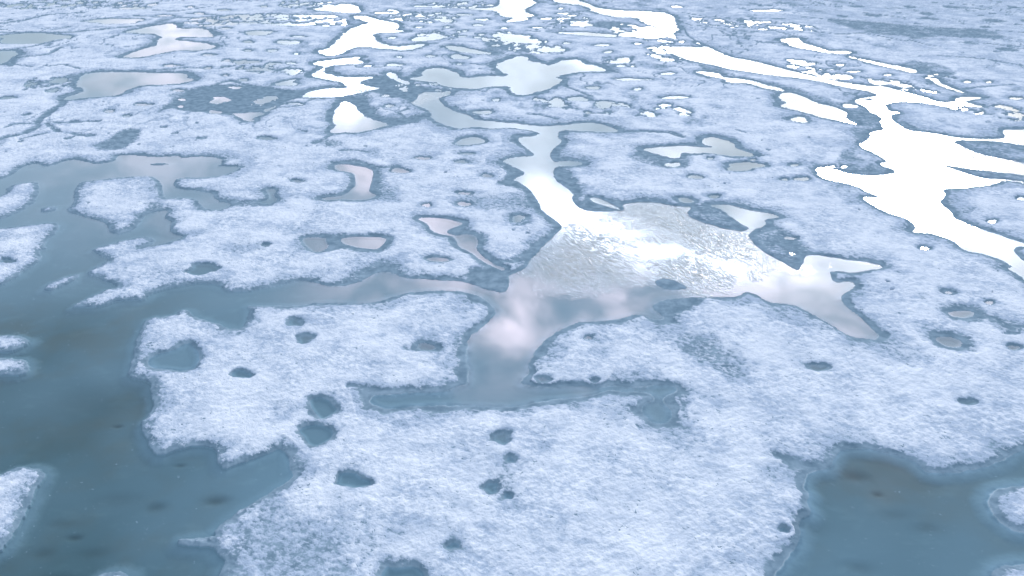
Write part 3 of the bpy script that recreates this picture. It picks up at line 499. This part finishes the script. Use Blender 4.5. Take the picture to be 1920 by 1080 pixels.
blot = fbm(X*.16, Y*.10, 161, 4, .62); patch = fbm(X*.33, Y*.26, 171, 4, .62)
stain = np.maximum(stain, .32*sstep(-.02, .5, patch)*(1 - .6*sstep(420, 200, VV)))
stain = np.maximum(stain, .65*sstep(.16, .5, blot)*(.3 + .7*sstep(420, 150, VV)))
# hairline melt traces and dimples in the far field
tr = np.abs(fbm(X*.11 + 3, Y*.07, 101, 4, .6)); tm = fbm(X*.04, Y*.04, 111, 2)
stain = np.maximum(stain, .7*sstep(.032, .01, tr)*sstep(-.02, .2, tm)*sstep(330, 140, VV))
rg = random.Random(11); made = 0
while made < 800:                                     # dimples thawed into the snow
    v0 = 12 + 560*rg.random()**1.6; u0 = rg.uniform(-40, 1960); w0 = rg.choice((7, 9, 12, 16, 24, 34, 50))*(1.15 - v0/900)
    made += 1
    if v0 > 330 and rg.random() < .55: continue
    y0, k0 = row_terms(v0); x0 = (u0 - 960)*float(k0); y0 = float(y0); a0 = w0*float(k0)/2; asp = rg.uniform(.55, 1.5); tl = rg.uniform(-.5, .5)
    s = sl(u0 - w0*1.5, u0 + w0*1.5, v0 - w0*.9, v0 + w0*.9)
    if dP[s].min() < .25: continue
    xx = X[s] - x0; yy = Y[s] - y0; xr = xx*math.cos(tl) + yy*math.sin(tl); yr = -xx*math.sin(tl) + yy*math.cos(tl)
    q = np.sqrt((xr/a0)**2 + (yr/(a0*asp))**2) + .5*nz[s] + .25*np.abs(xr)/a0*(yr > 0)
    stain[s] = np.maximum(stain[s], rg.uniform(.6, 1.)*sstep(1., .6, q))
snow = snow*(1 - stain)
inside = -dP
depth = np.where(inside > 0, np.where(pid == 0, .45*sstep(700, 380, UU), 0) + (1 - np.where(pid == 0, .45*sstep(700, 380, UU), 0))*sstep(0, 1, inside/shelf), 0)
depth *= np.clip(.82 + .5*fbm(X*.12, Y*.12, 131, 3), .5, 1.1)
deepc = np.where(pid == 0, .26 + .74*sstep(700, 100, UU)*sstep(380, 700, VV), np.where(pid == 2, .72, .42)); deepc = np.where((pid >= 3), .38, deepc)
depth = np.clip(depth*deepc, 0, 1)
rimline = np.exp(-((dP - .012)/.035)**2)*sstep(-.1, .3, nz2 + .08)*np.where((pid == 0), sstep(380, 640, UU), np.where(pid <= 2, 1, .3))
spot = np.zeros((nr, nc), np.float32)
for (x, y, w, h, st) in SPOTS:
    k = float(row_terms(y)[1]); gx, gy = ground(x, y); gh = abs(float(row_terms(y - h/2)[0] - row_terms(y + h/2)[0]))/2
    q = ((X - gx)/(w*k/2))**2 + ((Y - gy)/gh)**2
    spot = np.maximum(spot, st*np.exp(-q*.9*(1 + .7*nz)))
hum = fbm(X*.5, Y*.5, 141, 3); cr = math.cos(.6); sr = math.sin(.6)
crust = fbm((X*cr + Y*sr)*2.2, (-X*sr + Y*cr)*4.6, 151, 3, .6)
Z = np.where(dP < 0, -(.012 + .28*depth + .10*spot), .004 + .02*sstep(0, .12, dP)) + snow*(.13 + .075*hum + .055*crust) + .004*fine*(dP > .15)
Z = Z.astype(np.float32)
# ---------------------------------------------------------------- mesh builders
def grid_mesh(name, fmask, Zv, cols, mat):
    r, c = np.nonzero(fmask); a = r*nc + c
    quads = np.stack([a + nc, a + nc + 1, a + 1, a], 1)       # rows run away to near, keep normals up
    used, inv = np.unique(quads, return_inverse=True); inv = inv.reshape(-1, 4)
    me = bpy.data.meshes.new(name); me.vertices.add(len(used)); me.loops.add(inv.size); me.polygons.add(len(inv))
    co = np.stack([X.ravel()[used], Y.ravel()[used], (Zv.ravel()[used] if not np.isscalar(Zv) else np.full(len(used), Zv, np.float32))], 1)
    me.vertices.foreach_set('co', co.ravel().astype(np.float32))
    me.loops.foreach_set('vertex_index', inv.ravel().astype(np.int32))
    me.polygons.foreach_set('loop_start', np.arange(0, inv.size, 4, dtype=np.int32))
    me.polygons.foreach_set('use_smooth', np.ones(len(inv), bool))
    at = me.color_attributes.new('melt', 'FLOAT_COLOR', 'POINT')
    at.data.foreach_set('color', np.stack([k.ravel()[used] for k in cols], 1).astype(np.float32).ravel())
    me.update(); me.validate(); me.materials.append(mat)
    o = bpy.data.objects.new(name, me); scene.collection.objects.link(o); return o
def tag(o, label=None, cat=None, group=None, kind=None):
    for k, val in (('label', label), ('category', cat), ('group', group), ('kind', kind)):
        if val: o[k] = val
# ---------------------------------------------------------------- materials
def material(name):
    m = bpy.data.materials.new(name); m.use_nodes = True; m.node_tree.nodes.clear(); return m, G(m.node_tree)
ice_mat, g = material('snow_and_melting_ice')
pos = g.new('ShaderNodeNewGeometry').outputs['Position']
at = g.new('ShaderNodeAttribute', attribute_name='melt'); sp_ = g.new('ShaderNodeSeparateColor'); g.l.new(at.outputs['Color'], sp_.inputs[0])
a_snow, a_depth, a_rim, a_spot = sp_.outputs[0], sp_.outputs[1], sp_.outputs[2], at.outputs['Alpha']
grain_v = g.mapping(g.mapping(pos, .55), 0., (1., 1.4, 1.))
nA = g.noise(grain_v, 3.0, 5., .66, .2); nF = g.noise(grain_v, 8., 3., .65)
nC2 = g.noise(pos, .3, 3., .5); nB = g.noise(pos, 1.3, 4., .6); nC = g.noise(pos, .16, 4., .6); nD = g.noise(g.mapping(pos, .3, (1, 1.8, 1)), .5, 5., .65)
pits = g.m('MULTIPLY', g.ss(g.noise(grain_v, 4.2, 2., .5, .6), .63, .72), g.ss(g.noise(pos, .45, 2., .5), .45, .6, 0., .75))
cov = g.ss(g.m('ADD', g.m('SUBTRACT', a_snow, pits), g.m('ADD', g.m('MULTIPLY', g.m('SUBTRACT', nA, .5), 1.9), g.m('MULTIPLY', g.m('SUBTRACT', nF, .5), .7))), .28, .70)
shade = g.m('ADD', g.m('ADD', g.m('MULTIPLY', g.m('MULTIPLY', g.ss(nA, .40, .64, 1., 0.), g.ss(nC2, .35, .65, .15, .75)), 1.), g.m('MULTIPLY', g.ss(a_snow, 1., .58), .6)), g.m('ADD', g.m('MULTIPLY', g.ss(nC, .42, .68), .25), g.m('MULTIPLY', g.ss(nD, .46, .70), .45)))
snowc = g.mix(g.m('MINIMUM', shade, 1.), SNOW_A, SNOW_B)
slush = g.mix(g.ss(nB, .3, .7), SLUSH_A, SLUSH_B)
floor = g.mix(a_depth, SHALLOW, DEEP)
floor = g.mix(g.m('MULTIPLY', g.ss(nC, .42, .66), g.ss(a_depth, .3, .8, .1, .9)), floor, g.mix(1., floor, (1.02, .84, .74), 'MULTIPLY'))
floor = g.mix(g.m('MULTIPLY', g.ss(nD, .52, .72), .35), floor, g.mix(1., floor, (1.35, 1.3, 1.25), 'MULTIPLY'))
icec = g.mix(g.ss(a_depth, 0., .12), slush, floor)
icec = g.mix(g.m('MULTIPLY', a_spot, .62), icec, (.035, .055, .055))
icec = g.mix(g.m('MULTIPLY', a_rim, .38), icec, (.62, .72, .78))
col = g.mix(cov, icec, snowc)
bh = g.m('ADD', g.m('MULTIPLY', nA, .16), g.m('ADD', g.m('MULTIPLY', nF, .03), g.m('MULTIPLY', nD, .1)))
bump = g.new('ShaderNodeBump'); g.put(bump.inputs['Height'], bh); g.put(bump.inputs['Strength'], g.m('MULTIPLY', g.m('ADD', g.m('MULTIPLY', cov, .85), .05), BUMP)); bump.inputs['Distance'].default_value = .6
bs = g.new('ShaderNodeBsdfPrincipled'); g.put(bs.inputs['Base Color'], col); g.put(bs.inputs['Roughness'], g.m('ADD', g.m('MULTIPLY', cov, .25), .6))
bs.inputs['IOR'].default_value = 1.31; g.put(bs.inputs['Specular IOR Level'], 0.); g.l.new(bump.outputs[0], bs.inputs['Normal'])
mo = g.new('ShaderNodeOutputMaterial'); g.l.new(bs.outputs[0], mo.inputs[0])

water_mat, g = material('melt_water')
pos = g.new('ShaderNodeNewGeometry').outputs['Position']
at = g.new('ShaderNodeAttribute', attribute_name='melt'); sp_ = g.new('ShaderNodeSeparateColor'); g.l.new(at.outputs['Color'], sp_.inputs[0])
rip = sp_.outputs[0]
w1 = g.ss(g.noise(g.mapping(g.mapping(pos, 1.05), 0., (1., 3.0, 1.)), 1.9, 2., .55, .8), .42, .76); w2 = g.noise(pos, .35, 2., .5)
bump = g.new('ShaderNodeBump'); g.put(bump.inputs['Height'], g.m('ADD', g.m('MULTIPLY', w1, g.m('MULTIPLY', rip, .16)), g.m('MULTIPLY', w2, .004)))
bump.inputs['Strength'].default_value = 1.; bump.inputs['Distance'].default_value = RIPPLE
gl = g.new('ShaderNodeBsdfGlossy'); gl.inputs['Color'].default_value = (1, 1, 1, 1); g.put(gl.inputs['Roughness'], g.m('ADD', .03, g.m('MULTIPLY', rip, .05))); g.l.new(bump.outputs[0], gl.inputs['Normal'])
tr_ = g.new('ShaderNodeBsdfTransparent'); tr_.inputs[0].default_value = (.86, .95, .97, 1)
cosi = g.m('ABSOLUTE', g.v('DOT_PRODUCT', bump.outputs[0], g.new('ShaderNodeNewGeometry').outputs['Incoming']))
fr = g.m('ADD', .028, g.m('MULTIPLY', .972, g.m('POWER', g.m('SUBTRACT', 1., g.m('MINIMUM', cosi, 1.)), 5.)))
mx = g.new('ShaderNodeMixShader'); g.l.new(fr, mx.inputs[0]); g.l.new(tr_.outputs[0], mx.inputs[1]); g.l.new(gl.outputs[0], mx.inputs[2])
mo = g.new('ShaderNodeOutputMaterial'); g.l.new(mx.outputs[0], mo.inputs[0])
# ---------------------------------------------------------------- the ice itself
def face_min(a): return np.minimum.reduce([a[:-1, :-1], a[1:, :-1], a[:-1, 1:], a[1:, 1:]])
fisle = isle[:-1, :-1]
cols = (snow, depth, rimline, spot)
tag(grid_mesh('sea_ice', fisle < 0, Z, cols, ice_mat), "snow-dusted sea ice sheet with grey slush and melt hollows", "ice", kind='structure')
for k, lab in enumerate(isles):
    tag(grid_mesh('snow_island', fisle == k, Z, cols, ice_mat), lab, "snow island", "snow islands standing in the melt water")
me = bpy.data.meshes.new('distant_ice'); q = 14000.
me.from_pydata([(-q, -q, -1.2), (q, -q, -1.2), (q, q, -1.2), (-q, q, -1.2)], [], [(0, 1, 2, 3)]); me.materials.append(ice_mat)
at_ = me.color_attributes.new('melt', 'FLOAT_COLOR', 'POINT'); at_.data.foreach_set('color', [1., 0, 0, 0]*4)
o = bpy.data.objects.new('distant_ice', me); scene.collection.objects.link(o); tag(o, "flat snowy sea ice running on to the horizon", "ice", kind='structure')
# ---------------------------------------------------------------- water: every pond its own surface
ripple = np.zeros((nr, nc), np.float32)
for st, so, pts in RIPPLES:
    s, D = seg_dist(smooth(pts), 6.); ripple[s] = np.maximum(ripple[s], st*sstep(so*1.5, -so*2.2, D + nz2[s]*so*2.5))
wet = dP < .02
wf = wet.copy(); wf[1:] |= wet[:-1]; wf[:-1] |= wet[1:]; wf[:, 1:] |= wet[:, :-1]; wf[:, :-1] |= wet[:, 1:]
fw = (wf[:-1, :-1] | wf[1:, :-1] | wf[:-1, 1:] | wf[1:, 1:]); fp = pid[:-1, :-1]
zero = np.zeros((nr, nc), np.float32)
def biggest(mask):                                    # the one connected sheet of a pond; crumbs go to the general water
    rs, re_ = np.nonzero(mask.any(1))[0][[0, -1]]; runs = []; par = []
    def find(a):
        while par[a] != a: par[a] = par[par[a]]; a = par[a]
        return a
    prev = []
    for r in range(rs, re_ + 1):
        e = np.flatnonzero(np.diff(np.concatenate([[0], mask[r].view(np.int8), [0]]))); cur = []
        for a, b in zip(e[::2], e[1::2]):
            i = len(par); par.append(i); runs.append((r, a, b)); cur.append((a, b, i))
            for pa, pb, pi in prev:
                if pa < b and a < pb: par[find(i)] = find(pi)
        prev = cur
    size = {}
    for i, (r, a, b) in enumerate(runs): k = find(i); size[k] = size.get(k, 0) + b - a
    top = max(size, key=size.get); o = np.zeros_like(mask)
    for i, (r, a, b) in enumerate(runs):
        if find(i) == top: o[r, a:b] = True
    return o
crumbs = np.zeros_like(fw)
for k, (nm, lab, cat) in enumerate(pond_info):
    fm = fw & (fp == k)
    if fm.sum() < 2: print('EMPTY POND', lab); continue
    fb = biggest(fm); crumbs |= fm & ~fb; fm = fb
    o = grid_mesh(nm, fm, 0., (ripple, zero, zero, zero), water_mat)
    tag(o, lab, cat, {"melt pond": "melt ponds on the sea ice", "puddle": "small bright meltwater puddles", "melt hole": "small dark melt holes in the snow", "small puddle": "tiny scattered slivers of meltwater on the far ice"}[cat])
fm = (fw & (fp == n_named)) | crumbs
tag(grid_mesh('water', fm, 0., (zero,)*4, water_mat), "meltwater lying on the ice beyond the near ponds", "water", kind='structure')
print('faces', (nr - 1)*(nc - 1), 'ponds', len(pond_info))
